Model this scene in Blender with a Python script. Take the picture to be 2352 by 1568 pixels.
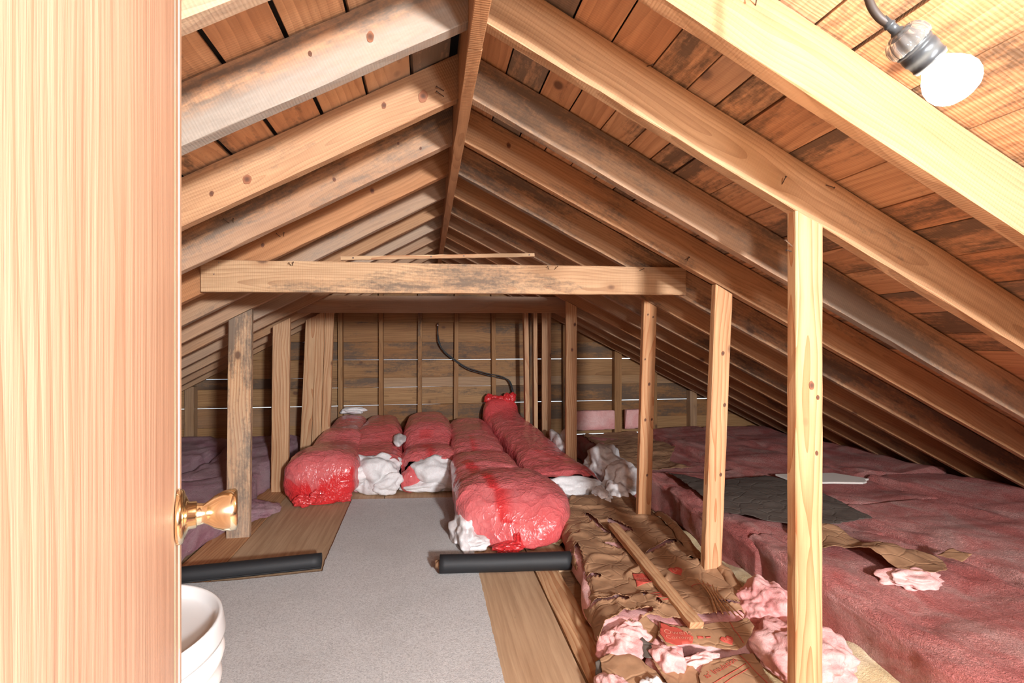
import bpy, bmesh, math, random
from mathutils import Vector, Matrix, noise, Euler
random.seed(11)
S = bpy.context.scene
C = S.collection
for o in list(bpy.data.objects): bpy.data.objects.remove(o)
PI = math.pi

# ------------------------------------------------------------------ camera, world, lights, exposure
CH = 1.23
cam = bpy.data.cameras.new('camera'); cam.sensor_width = 36; cam.lens = 1150/2352*36; cam.clip_start = .01
co = bpy.data.objects.new('camera', cam); C.objects.link(co)
co.location = (0, 0, CH); co.rotation_euler = (PI/2, 0, -.169); S.camera = co
S.view_settings.view_transform = 'Standard'; S.view_settings.look = 'None'
S.view_settings.gamma = 1; S.view_settings.use_curve_mapping = False
S.view_settings.exposure = .6
S.cycles.max_bounces = 7; S.cycles.diffuse_bounces = 4; S.cycles.glossy_bounces = 3; S.cycles.adaptive_threshold = .015
W = bpy.data.worlds.new('world'); S.world = W; W.use_nodes = True
W.node_tree.nodes['Background'].inputs[0].default_value = (.75, .88, 1, 1)
W.node_tree.nodes['Background'].inputs[1].default_value = 1.6
def area(name, loc, target, size, power, col):
    l = bpy.data.lights.new(name, 'AREA'); l.shape = 'DISK'; l.size = size; l.energy = power; l.color = col
    o = bpy.data.objects.new(name, l); C.objects.link(o); o.location = loc
    o.rotation_euler = (Vector(target)-Vector(loc)).to_track_quat('-Z', 'Y').to_euler(); return o
area('rear_fill_light', (1.0, -1.8, 1.60), (-.3, 3.6, .7), .24, 190, (.93, .96, 1.0))  # added unseen cool fill, set far behind the camera for even falloff
area('camera_flash', (.45, -.30, 1.50), (.1, 3.4, .6), .16, 11, (.88, .94, 1.0))
BULB = Vector((.780, .633, 1.624)); BULB_W = 170.0

# ------------------------------------------------------------------ helpers
def tag(o, label=None, cat=None, group=None, kind=None):
    if label: o['label'] = label
    if cat: o['category'] = cat
    if group: o['group'] = group
    if kind: o['kind'] = kind
    return o
def empty(name, loc=(0, 0, 0)):
    o = bpy.data.objects.new(name, None); C.objects.link(o); o.location = loc; o.empty_display_size = .05; return o
def link(name, me, m=None, parent=None, mat=None, smooth=False, **attr):
    o = bpy.data.objects.new(name, me); C.objects.link(o)
    if m is not None and not me.materials: me.materials.append(m)
    if mat is not None: o.matrix_world = mat
    if smooth:
        me.polygons.foreach_set('use_smooth', [True]*len(me.polygons))
    if parent is not None:
        o.parent = parent
        o.matrix_parent_inverse = Matrix.Translation(parent.location).inverted() if parent.type == 'EMPTY' else parent.matrix_basis.inverted()
    for k, v in attr.items(): o[k] = v
    return o
def mesh(name, vs, fs):
    me = bpy.data.meshes.new(name); me.from_pydata(vs, [], fs); me.update(); return me
def frame(org, X, Yhint):
    X = Vector(X).normalized(); Y = Vector(Yhint); Y = (Y-X*Y.dot(X)).normalized(); Z = X.cross(Y)
    m = Matrix.Identity(4)
    for i, v in enumerate((X, Y, Z)):
        for j in range(3): m[j][i] = v[j]
    m.translation = Vector(org); return m
def plank_mesh(name, L, w, t, n=10, bev=.002, rag=.0012, s0=0, s1=0, s0y=0, s1y=0, raged=0):
    """board along local X, width in Z (0..w), thickness in Y (0..t); s0/s1 slope the two end cuts with Z"""
    prof = [(bev, 0), (t-bev, 0), (t, bev), (t, w-bev), (t-bev, w), (bev, w), (0, w-bev), (0, bev)]
    vs = []; fs = []
    for i in range(n+1):
        f = i/n
        for (y, z) in prof:
            x = L*f
            if i == 0: x += s0*z+s0y*y + (random.uniform(0, raged) if raged else 0)
            if i == n: x += s1*z+s1y*y - (random.uniform(0, raged) if raged else 0)
            vs.append((x, y+random.uniform(-rag, rag), z+random.uniform(-rag, rag)))
    for i in range(n):
        for k in range(8):
            a = i*8+k; b = i*8+(k+1) % 8
            fs.append((a, a+8, b+8, b))
    fs.append(tuple(range(8))); fs.append(tuple(reversed(range(n*8, n*8+8))))
    return mesh(name, vs, fs)
def catmull(keys, t):
    n = len(keys)-1; x = t*n; i = min(int(x), n-1); f = x-i
    p0 = keys[max(i-1, 0)]; p1 = keys[i]; p2 = keys[i+1]; p3 = keys[min(i+2, n)]
    return [.5*((2*b)+(c-a)*f+(2*a-5*b+4*c-d)*f*f+(3*b-a-3*c+d)*f**3) for a, b, c, d in zip(p0, p1, p2, p3)]
def spow(c, e): return math.copysign(abs(c)**e, c)
def tube(name, keys, nu, nv, e, disp, cap0=.12, cap1=.12, open0=False, open1=False, flat=True):
    """closed soft body swept along stations (x,y,z0,halfwidth,height); superellipse section of exponent e"""
    vs = []; fs = []; rows = []
    st = [catmull(keys, i/(nu*4)) for i in range(nu*4+1)]
    for i in range(nu+1):
        t = i/nu; k = catmull(keys, t)
        a = catmull(keys, max(t-.02, 0)); b = catmull(keys, min(t+.02, 1))
        d = Vector((b[0]-a[0], b[1]-a[1], 0)).normalized(); lat = Vector((d.y, -d.x, 0))
        sc = 1.0; shift = 0
        if not open0 and t < cap0: q = t/cap0; sc = max(.02, (1-(1-q)**2.6)**.5)
        if not open1 and t > 1-cap1: q = (1-t)/cap1; sc = max(.02, (1-(1-q)**2.6)**.5)
        row = []
        for j in range(nv):
            ph = 2*PI*j/nv
            cx = spow(math.cos(ph), e); cz = spow(math.sin(ph), e)
            zz = k[2]+k[4]*.5+k[4]*.5*cz*sc
            if flat: zz = k[2]+k[4]*(.5+.5*cz)*sc if not flat == 'mid' else zz
            p = Vector((k[0], k[1], 0))+lat*(k[3]*cx*sc); p.z = zz
            nrm = (lat*cx*max(k[4], .05)+Vector((0, 0, cz*k[3]))).normalized()
            dd = disp(p, t, j/nv)
            p = p+nrm*dd
            if flat and p.z < k[2]: p.z = k[2]+.001
            row.append(len(vs)); vs.append(p)
        rows.append(row)
    for i in range(nu):
        for j in range(nv):
            fs.append((rows[i][j], rows[i+1][j], rows[i+1][(j+1) % nv], rows[i][(j+1) % nv]))
    if not open0: fs.append(tuple(rows[0]))
    if not open1: fs.append(tuple(reversed(rows[-1])))
    return mesh(name, vs, fs)
def fr(p, s, o=4): return noise.fractal(Vector(p)*s, 1, 2, o, noise_basis='PERLIN_ORIGINAL')
def ridge_n(p, s): return 1-abs(noise.noise(Vector(p)*s))*2
def lathe(prof, n=32, flute=0, fl=0.0):
    vs = []; fs = []
    for (x, r) in prof:
        for j in range(n):
            a = 2*PI*j/n; rr = r*(1+(fl*math.cos(flute*a) if flute else 0))
            vs.append((x, rr*math.cos(a), rr*math.sin(a)))
    m = len(prof)
    for i in range(m-1):
        for j in range(n):
            fs.append((i*n+j, i*n+(j+1) % n, (i+1)*n+(j+1) % n, (i+1)*n+j))
    fs.append(tuple(reversed(range(n)))); fs.append(tuple(range((m-1)*n, m*n)))
    return vs, fs
def wire(name, pts, r, n=8, sub=6):
    P = [Vector(p) for p in pts]; K = [list(p) for p in P]
    m = max(2, (len(P)-1)*sub); vs = []; fs = []
    up = Vector((.3, .2, 1)).normalized()
    for i in range(m+1):
        p = Vector(catmull(K, i/m)); d = (Vector(catmull(K, min(i/m+.01, 1)))-Vector(catmull(K, max(i/m-.01, 0)))).normalized()
        a = d.cross(up)
        a = a.normalized() if a.length > 1e-3 else Vector((1, 0, 0)); b = d.cross(a)
        for j in range(n):
            q = 2*PI*j/n; vs.append(p+a*math.cos(q)*r+b*math.sin(q)*r)
    for i in range(m):
        for j in range(n): fs.append((i*n+j, i*n+(j+1) % n, (i+1)*n+(j+1) % n, (i+1)*n+j))
    fs.append(tuple(reversed(range(n)))); fs.append(tuple(range(m*n, m*n+n)))
    return mesh(name, vs, fs)
def blob(name, center, size, sub=5, amp=.35, fs=3.0, seed=0, zmin=None, fine=.06):
    bm = bmesh.new(); bmesh.ops.create_icosphere(bm, subdivisions=sub, radius=1)
    c = Vector(center); sd = Vector((seed*3.1, seed*1.7, seed*.9))
    for v in bm.verts:
        n = v.co.normalized()
        d = 1+amp*noise.fractal(n*fs*.5+sd, 1, 2, 4, noise_basis='PERLIN_ORIGINAL')+fine*noise.fractal(n*fs*3+sd, .8, 2, 4, noise_basis='PERLIN_ORIGINAL')
        p = Vector((n.x*size[0]*d, n.y*size[1]*d, n.z*size[2]*d))+c
        if zmin is not None and p.z < zmin: p.z = zmin
        v.co = p
    for _ in range(2): bmesh.ops.smooth_vert(bm, verts=bm.verts[:], factor=.5, use_axis_x=True, use_axis_y=True, use_axis_z=True)
    me = bpy.data.meshes.new(name); bm.to_mesh(me); bm.free(); return me

# ------------------------------------------------------------------ materials
class N:
    def __init__(s, name):
        s.m = bpy.data.materials.new(name); s.m.use_nodes = True; s.t = s.m.node_tree; s.t.nodes.clear()
        s.out = s.t.nodes.new('ShaderNodeOutputMaterial')
    def n(s, typ, ins=None, **props):
        k = s.t.nodes.new('ShaderNode'+typ)
        for a, v in props.items(): setattr(k, a, v)
        for i, v in (ins or {}).items():
            if isinstance(v, bpy.types.NodeSocket): s.t.links.new(v, k.inputs[i])
            elif v is not None: k.inputs[i].default_value = v
        return k
    def math(s, op, a, b=None, c=None, clamp=False):
        k = s.n('Math', {0: a, 1: b, 2: c}, operation=op, use_clamp=clamp); return k.outputs[0]
    def mix(s, f, a, b, mode='MIX'):
        k = s.n('MixRGB', {0: f, 1: a, 2: b}, blend_type=mode); return k.outputs[0]
    def attr(s, name):
        return s.n('Attribute', attribute_type='OBJECT', attribute_name=name).outputs['Fac']
    def coords(s, kind='Object'):
        tc = s.n('TexCoord').outputs[kind]
        r = s.n('ObjectInfo').outputs['Random']
        off = s.n('CombineXYZ', {0: s.math('MULTIPLY', r, 31.7), 1: s.math('MULTIPLY', r, 17.3), 2: s.math('MULTIPLY', r, 11.9)}).outputs[0]
        return s.n('VectorMath', {0: tc, 1: off}, operation='ADD').outputs[0], tc, r
    def scale(s, v, xyz): return s.n('VectorMath', {0: v, 1: xyz}, operation='MULTIPLY').outputs[0]
    def noise(s, v, sc, det=4, rough=.55, dist=0): return s.n('TexNoise', {'Vector': v, 'Scale': sc, 'Detail': det, 'Roughness': rough, 'Distortion': dist}).outputs[0]
    def ramp(s, f, pts):
        k = s.n('ValToRGB', {0: f}); e = k.color_ramp.elements
        while len(e) < len(pts): e.new(.5)
        for x, (p, c) in zip(e, pts): x.position = p; x.color = (*c, 1) if len(c) == 3 else c
        return k.outputs[0]
    def bsdf(s, col, rough=.6, normal=None, **kw):
        d = {'Base Color': col if isinstance(col, bpy.types.NodeSocket) else (*col, 1), 'Roughness': rough}
        if normal is not None: d['Normal'] = normal
        d.update(kw); k = s.n('BsdfPrincipled', d); s.t.links.new(k.outputs[0], s.out.inputs[0]); return k
    def bump(s, h, st=.3, dist=.01): return s.n('Bump', {'Height': h, 'Strength': st, 'Distance': dist}).outputs[0]
def col(c): return (*c, 1)

def wood(name, pale, orange, ringc, ring_scale=26, knots=True, ring_amt=.5, saw=.25, rough=.72):
    s = N(name); c, tc, rnd = s.coords()
    tone, stain = s.attr('tone'), s.attr('stain')
    gn = s.noise(s.scale(c, (2.2, 42, 42)), 1, 5, .65)
    big = s.noise(s.scale(c, (.9, 5, 5)), 1, 3, .5)
    base = s.mix(s.math('ADD', tone, s.math('MULTIPLY', s.math('SUBTRACT', big, .5), 1.1), clamp=True), col(pale), col(orange))
    wob = s.n('TexNoise', {'Vector': s.scale(c, (1.1, 3.5, 3.5)), 'Scale': 1.0, 'Detail': 2}).outputs[1]
    rc = s.n('VectorMath', {0: s.scale(tc, (.12, 1, 1)), 1: s.scale(wob, (.0, .13, .13))}, operation='ADD').outputs[0]
    rc = s.n('VectorMath', {0: rc, 1: s.n('CombineXYZ', {0: 0.0, 1: s.math('MULTIPLY_ADD', rnd, .09, -.14), 2: s.math('MULTIPLY_ADD', rnd, -.11, -.05)}).outputs[0]}, operation='ADD').outputs[0]
    ring = s.n('TexWave', {'Vector': rc, 'Scale': ring_scale, 'Distortion': 1.2, 'Detail': 1.5, 'Detail Scale': 2.0}, wave_type='RINGS', rings_direction='X', wave_profile='SAW').outputs[1]
    rf = s.math('MULTIPLY', s.math('POWER', ring, 2.2), ring_amt)
    base = s.mix(rf, base, col(ringc))
    base = s.mix(s.math('MULTIPLY', s.math('SUBTRACT', gn, .36, clamp=True), 1.5), base, s.mix(1.0, base, (.50, .40, .32, 1), 'MULTIPLY'))
    if knots:
        v = s.n('TexVoronoi', {'Vector': s.n('VectorMath', {0: s.scale(c, (3.6, 5.2, 5.2)), 1: s.scale(wob, (.25, .25, .25))}, operation='ADD').outputs[0], 'Scale': 1.0})
        d = v.outputs['Distance']
        rare = s.math('GREATER_THAN', s.n('SeparateColor', {0: v.outputs['Color']}).outputs[0], .40)
        kn = s.math('MULTIPLY', s.n('MapRange', {0: d, 1: .115, 2: .065}).outputs[0], rare)
        halo = s.math('MULTIPLY', s.n('MapRange', {0: d, 1: .26, 2: .08}).outputs[0], s.math('MULTIPLY', rare, .5))
        base = s.mix(halo, base, col([x*.7 for x in orange])); base = s.mix(s.math('MULTIPLY', kn, .85), base, (.12, .05, .025, 1))
    # mould and weather stain
    A = s.noise(s.scale(c, (1.3, 7, 7)), 1, 4, .6); B = s.noise(s.scale(c, (16, 70, 70)), 1, 4, .7)
    Cc = s.noise(s.scale(c, (60, 60, 60)), 1, 3, .7)
    q = s.math('ADD', s.math('MULTIPLY', A, .62), s.math('MULTIPLY', B, .25)); q = s.math('ADD', q, s.math('MULTIPLY', Cc, .13))
    thr = s.math('MULTIPLY_ADD', stain, -.26, .665)
    sf = s.n('MapRange', {0: s.math('SUBTRACT', q, thr), 1: 0.0, 2: .1}, clamp=True).outputs[0]
    base = s.mix(s.math('MULTIPLY', sf, .8), base, (.085, .062, .045, 1))
    zz = s.n('SeparateXYZ', {0: tc}).outputs[2]; edge = s.attr('edge')  # edge attribute, apart from the stain: greyer over the lower half of the board
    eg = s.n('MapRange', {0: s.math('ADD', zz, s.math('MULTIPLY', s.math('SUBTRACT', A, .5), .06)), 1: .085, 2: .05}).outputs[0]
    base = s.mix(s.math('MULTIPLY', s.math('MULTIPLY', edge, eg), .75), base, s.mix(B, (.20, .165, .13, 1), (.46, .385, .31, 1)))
    gray = s.attr('gray'); ga = s.noise(s.scale(c, (.6, 3, 3)), 1, 3)
    base = s.mix(s.math('MULTIPLY', gray, s.n('MapRange', {0: ga, 1: .35, 2: .6}).outputs[0]), base, (.43, .38, .32, 1))
    sw = s.n('TexWave', {'Vector': s.scale(c, (1, .12, .12)), 'Scale': 38, 'Distortion': 3, 'Detail': 2, 'Detail Scale': 3}, bands_direction='X').outputs[1]
    h = s.math('ADD', gn, s.math('MULTIPLY', sw, saw))
    s.bsdf(base, rough, s.bump(h, .35, .004)); return s.m
M = {}
M['rafter'] = wood('sawn_wood', (.55, .355, .195), (.44, .20, .08), (.27, .115, .045))
M['post'] = wood('post_wood', (.66, .435, .245), (.57, .295, .13), (.42, .145, .045), ring_scale=17, ring_amt=.78, saw=.05)
M['deck'] = wood('deck_board_wood', (.74, .46, .26), (.62, .30, .145), (.40, .19, .09), ring_scale=14)
M['gable'] = wood('gable_board_wood', (.44, .255, .11), (.32, .15, .05), (.20, .09, .03), ring_scale=16)
M['door'] = wood('door_wood', (.72, .50, .345), (.63, .36, .225), (.50, .24, .13), ring_scale=24, knots=False, ring_amt=.6, saw=0, rough=.45)
M['ply'] = wood('plywood', (.60, .42, .26), (.47, .29, .16), (.36, .21, .115), ring_scale=9, knots=False, ring_amt=.32, saw=.05)
def simple(name, c, rough=.5, **kw):
    s = N(name); s.bsdf(c, rough, **kw); return s.m
M['felt'] = simple('roof_felt', (.008, .008, .009), .9)
M['nail'] = simple('rusty_nail', (.10, .065, .05), .5, Metallic=.6)
M['brightnail'] = simple('bright_nail', (.75, .75, .75), .3, Metallic=1.0)
M['brass'] = simple('polished_brass', (.88, .78, .56), .16, Metallic=1.0)
M['white'] = simple('white_plastic', (.64, .635, .615), .38)
M['lid'] = simple('bucket_lid_plastic', (.46, .465, .46), .42)
M['cable'] = simple('black_cable', (.012, .012, .013), .45)
M['cord'] = simple('brown_cord', (.055, .04, .03), .55)
M['socket'] = simple('black_socket', (.05, .055, .058), .35)
M['drywall'] = simple('drywall', (.70, .66, .60), .85)
M['wallboard'] = simple('plaster_wall', (.62, .55, .46), .9)
s = N('foam'); c, tc, r = s.coords(); s.bsdf((.014, .015, .017), .62, s.bump(s.noise(c, 400, 3), .25, .002)); M['foam'] = s.m
s = N('clear_fluted'); s.bsdf((.95, .97, .95), .05, **{'Transmission Weight': .92, 'IOR': 1.45}); M['clear'] = s.m
s = N('lit_bulb'); e = s.n('Emission', {0: (1, .84, .68, 1), 1: BULB_W}); s.t.links.new(e.outputs[0], s.out.inputs[0]); M['bulb'] = s.m
def fibre(name, a, b, cc, bs=.6, aniso=(1, 1, 1), sc=9, dist=.02):
    s = N(name); c, tc, r = s.coords()
    v = s.scale(c, aniso)
    n1 = s.noise(v, sc*.45, 5, .6, .6); n2 = s.noise(v, sc*5, 5, .7, 1.5); n3 = s.noise(v, sc*22, 3, .7, .5)
    bc = s.ramp(n1, [(.3, a), (.5, b), (.72, cc)])
    bc = s.mix(s.math('MULTIPLY', s.math('SUBTRACT', n2, .36, clamp=True), 1.3), bc, s.mix(1.0, bc, (.66, .48, .48, 1), 'MULTIPLY'))
    h = s.math('ADD', n2, s.math('MULTIPLY', n3, .5))
    s.bsdf(bc, .95, s.bump(h, bs, dist)); return s.m
M['pink'] = fibre('pink_fibreglass', (.78, .185, .16), (.87, .32, .28), (.91, .53, .47), .9, (1.3, 1.0, 1.8), 8, .06)
M['pinkfresh'] = fibre('fresh_pink_fibreglass', (.72, .28, .27), (.83, .45, .42), (.88, .62, .58), .45, (1, 1, 1), 9, .009)
M['pink_cool_lit'] = fibre('cool_lit_pink_fibreglass', (.78, .37, .47), (.88, .53, .60), (.92, .66, .68), .9, (1.4, 1.0, 1.8), 9, .06)  # left batts: pink wool with the cool light's mauve tint put into its colour
M['yellow'] = fibre('yellow_fibreglass', (.62, .48, .24), (.76, .64, .38), (.83, .74, .53), .5, (1, 1, 1), 8)
M['fluff'] = fibre('white_fibre', (.78, .78, .77), (.90, .90, .89), (.95, .95, .94), .45, (1, 1, 1), 14, .008)
def paper(name, a, b):
    s = N(name); c, tc, r = s.coords()
    n1 = s.noise(c, 4, 4, .6); n2 = s.noise(c, 60, 4, .6)
    cr = s.n('TexVoronoi', {'Vector': s.n('VectorMath', {0: c, 1: s.scale(s.n('TexNoise', {'Vector': c, 'Scale': 6.0}).outputs[1], (.12, .12, .12))}, operation='ADD').outputs[0], 'Scale': 9.0}, feature='DISTANCE_TO_EDGE').outputs[0]
    cre = s.n('MapRange', {0: cr, 1: .0, 2: .06}).outputs[0]
    bc = s.mix(n1, col(a), col(b)); bc = s.mix(s.math('MULTIPLY', s.math('SUBTRACT', n2, .4, clamp=True), .7), bc, s.mix(1.0, bc, (.6, .55, .5, 1), 'MULTIPLY'))
    h = s.math('ADD', s.math('MULTIPLY', cre, .6), s.math('ADD', n1, s.math('MULTIPLY', n2, .15)))
    s.bsdf(bc, .75, s.bump(h, .35, .012)); return s.m
M['kraft'] = paper('kraft_paper', (.29, .155, .08), (.40, .225, .12))
M['blackpaper'] = paper('dark_felt_paper', (.085, .07, .058), (.13, .105, .085))
M['redprint'] = simple('red_print', (.50, .075, .05), .7)
M['paleprint'] = simple('unprinted_paper', (.62, .24, .16), .7)
# red film over white wadding: film tint varies where it is doubled (colour attribute "dbl")
s = N('red_film'); c, tc, r = s.coords()
dbl = s.n('Attribute', attribute_type='GEOMETRY', attribute_name='dbl').outputs['Fac']
n1 = s.noise(c, 5, 4, .6); n2 = s.noise(s.scale(c, (1, 1, 1)), 22, 4, .65, 2.0); n3 = s.noise(c, 70, 3, .6, 1.0)
lo = s.mix(n1, (.64, .125, .135, 1), (.75, .24, .23, 1))
bc = s.mix(dbl, lo, (.66, .025, .028, 1))
def crease(v, sc, p):
    q = s.noise(v, sc, 2, .5, .6); return s.math('POWER', s.math('SUBTRACT', 1.0, s.math('MULTIPLY', s.math('ABSOLUTE', s.math('SUBTRACT', q, .5)), 4.0), clamp=True), p)
cr1 = crease(s.scale(c, (1, 1.8, 1.3)), 7, 5); cr2 = crease(s.scale(c, (1.6, 1, 1)), 19, 4)
h = s.math('ADD', s.math('MULTIPLY', n2, .35), s.math('ADD', s.math('MULTIPLY', cr1, .7), s.math('MULTIPLY', cr2, .35)))
bc = s.mix(s.math('MULTIPLY', s.math('ADD', cr1, cr2, clamp=True), .2), bc, (.60, .03, .035, 1))
s.bsdf(bc, .28, s.bump(h, .30, .022), **{'Coat Weight': .45, 'Coat Roughness': .12}); M['film'] = s.m
# carpet
s = N('carpet_pile'); c, tc, r = s.coords()
n1 = s.noise(c, 3, 4, .6); n2 = s.noise(c, 150, 3, .7); n3 = s.noise(c, 420, 2, .7); n4 = s.noise(c, 26, 4, .6)
bc = s.ramp(n2, [(.32, (.48, .455, .435)), (.5, (.77, .745, .72)), (.7, (.92, .90, .875))])
bc = s.mix(s.math('MULTIPLY', n4, .32), bc, (.64, .60, .565, 1)); bc = s.mix(s.math('MULTIPLY', s.math('SUBTRACT', n1, .45, clamp=True), .8), bc, (.40, .36, .33, 1))
s.bsdf(bc, .95, s.bump(s.math('ADD', n2, n3), .9, .008), **{'Sheen Weight': .2}); M['carpet'] = s.m

# ------------------------------------------------------------------ structure: floor
fl = link('floor', mesh('floor', [(-3.6, -2.4, -.022), (4.7, -2.4, -.022), (4.7, 5.62, -.022), (-3.6, 5.62, -.022),
      (-3.6, -2.4, -.2), (4.7, -2.4, -.2), (4.7, 5.62, -.2), (-3.6, 5.62, -.2)],
      [(0, 1, 2, 3), (7, 6, 5, 4), (0, 4, 5, 1), (1, 5, 6, 2), (2, 6, 7, 3), (3, 7, 4, 0)]), M['ply'], tone=.9, stain=.5, kind='structure')
def floor_panel(name, x0, x1, y0, y1, tone, stain, mat='ply', rag=.0, along='y', top=0.0):
    if along == 'y': m = frame((x1, y0, top-.02), (0, 1, 0), (0, 0, 1)); me = plank_mesh(name, y1-y0, x1-x0, .02, 16, .0015, .0004+rag)
    # frame: X=along y, Y=up, Z=X x Y = +x... (0,1,0)x(0,0,1)=(1,0,0)
    m = frame((x0, y0, top-.02), (0, 1, 0), (0, 0, 1))
    return link(name, me, M[mat], fl, m, tone=tone, stain=stain)
floor_panel('plywood_panel', -1.095, -.33, -2.35, 5.45, .35, .12)
floor_panel('plywood_panel', -.325, .572, 2.83, 5.45, .55, .1)
floor_panel('plywood_panel', -.325, .566, -2.35, 2.825, .5, .14)
floor_panel('floor_plank', -1.33, -1.10, -2.35, 5.45, .75, .2, 'post')
floor_panel('floor_plank', .578, .70, .4, 2.62, .25, .05, 'post', .003)
floor_panel('plywood_panel', .578, .80, 2.63, 5.45, .55, .1)
floor_panel('floor_plank', .84, 1.45, 3.6, 5.45, .8, .3)

# ------------------------------------------------------------------ structure: roof decks
AX = .131; YB = 5.5; YF = -2.4
RZ, RS = 2.105, .497          # right lower rafter line at x=.137
LZ, LS = 2.092, .545          # left lower rafter line at x=.115
DV = .162                     # vertical depth of a rafter
def zr(x): return RZ-RS*(x-.137)
def zl(x): return LZ+LS*(x-.115)
def slab(name, p0, p1, y0, y1, t):
    (xa, za), (xb, zb) = p0, p1
    vs = [(xa, y0, za), (xb, y0, zb), (xb, y1, zb), (xa, y1, za), (xa, y0, za+t), (xb, y0, zb+t), (xb, y1, zb+t), (xa, y1, za+t)]
    return mesh(name, vs, [(0, 1, 2, 3), (7, 6, 5, 4), (0, 4, 5, 1), (1, 5, 6, 2), (2, 6, 7, 3), (3, 7, 4, 0)])
cr = link('ceiling_right', slab('ceiling_right', (.06, zr(.06)+DV+.03), (4.72, zr(4.72)+DV+.03), YF, 5.62, .03), M['felt'], kind='structure')
cl = link('ceiling_left', slab('ceiling_left', (.20, zl(.20)+DV+.03), (-3.75, zl(-3.75)+DV+.03), YF, 5.62, .03), M['felt'], kind='structure')
gr = [.165, .2826, .406, .52, .64, .75, .838, .934, 1.0855, 1.244, 1.40]
while gr[-1] < 4.55: gr.append(gr[-1]+random.choice((.13, .15, .155, .165)))
glf = [.085, -.0507]
while glf[-1] > -3.55: glf.append(glf[-1]-random.uniform(.138, .152))
def deck(side, g):
    par = cr if side > 0 else cl
    sl = RS if side > 0 else LS; k = math.sqrt(1+sl*sl)
    for a, b in zip(g[:-1], g[1:]):
        gap = random.choice((.004, .006, .008)) if side > 0 else random.uniform(.010, .015)
        w = abs(b-a)*k-gap
        z0 = (zr(a) if side > 0 else zl(a))+DV+.004+random.uniform(0, .003)
        dirw = Vector((side, 0, -sl)).normalized()
        X = Vector((0, 1, 0)) if side < 0 else Vector((0, -1, 0))
        # Z (width) must equal dirw: Z = X x Y
        Y = dirw.cross(X)
        org = Vector((a, YF+.02 if side < 0 else 5.55, z0))+dirw*gap*.5
        if Y.z < 0: Y = -Y; X = -X; org.y = 5.55 if X.y < 0 else YF+.02
        m = frame(org, X, Y)
        cuts = sorted(random.sample([1.36, 2.19, 3.0, 3.8, 4.62], random.choice((0, 1, 1, 2)))) if side > 0 else sorted(random.sample([.98, 2.19, 3.4, 4.62], random.choice((0, 1, 1))))
        L = 5.55-(YF+.02); st = [0]+[(c_-(YF+.02)) if X.y > 0 else (5.55-c_) for c_ in cuts]+[L]; st.sort()
        for s0, s1 in zip(st[:-1], st[1:]):
            mm = m @ Matrix.Translation((s0, 0, 0))
            link('roof_board', plank_mesh('roof_board', s1-s0-.004, w, .022, 6, .001, .0008), M['deck'], par, mm,
                 tone=random.uniform(.1, .95), stain=random.choice((.25, .5, .75, .95)), gray=random.choice((0, 0, .25)))
deck(1, gr); deck(-1, glf)

# ------------------------------------------------------------------ structure: gable wall, side knee ends, wall behind the camera
YG = 5.535
wb = empty('wall_back', (0, YG, 0)); wb['kind'] = 'structure'
ys = [.0, .16, .345, .545, .735, .84, 1.03, 1.222, 1.44, 1.60, 1.79, 1.96, 2.14, 2.34]
gaps = {.16: .003, .345: .002, .545: .0055, .735: .003, .84: .005, 1.03: .0028, 1.222: .0026, 1.44: .001}
def outline(z):
    zt = z-DV+.03
    return .115+(zt-LZ)/LS, .137+(RZ-zt)/RS
for a, b in zip(ys[:-1], ys[1:]):
    xl, xr = outline(min(a, 2.2)); xl = max(xl, -3.6)-.1; xr = min(xr, 4.6)+.1
    if a > 2.1: xl, xr = -.25, .5
    cut = random.choice(([], [random.choice((-1.52, -.475, .31, .735))])) if a < 1.4 else []
    xs = [xl]+cut+[xr]
    for x0, x1 in zip(xs[:-1], xs[1:]):
        g = gaps.get(a, .0008); tilt = random.uniform(-.0012, .0012)
        mm = frame((x0+.001, YG, a+g), (1, 0, tilt), (0, 1, 0))
        link('wall_board', plank_mesh('wall_board', x1-x0-.002, b-a-g*.2, .02, 14, .0045, .0011), M['gable'], wb, mm,
             tone=random.uniform(0, 1), stain=random.choice((.3, .5, .8, 1.0)), gray=random.choice((0, .0, .2)))
def bx(u, y=5.46):
    X = (u-1176)/1150; return y*(X*math.cos(.169)+math.sin(.169))/(-X*math.sin(.169)+math.cos(.169))
studx = [-2.33, -1.52, -.885, -.475, -.075, .31, .735, 1.15, 1.56, 2.16, 2.6, 3.1, -2.75]
for x in studx:
    t = (zl(x) if x < .137 else zr(x))+.02
    w = .045 if -1 < x < 1.2 else .085
    mm = frame((x-w/2, 5.44, -.02), (0, 0, 1), (0, 1, 0)) if False else frame((x+w/2, 5.445, -.02), (random.uniform(-.008, .008), 0, 1), (0, 1, 0))
    link('stud', plank_mesh('stud', t+.02, w, .088, 8, .002, .001), M['gable'], wb, mm, tone=random.uniform(.3, .9), stain=random.choice((.2, .5, .8)), gray=random.choice((0, .0, .3)))
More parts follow.
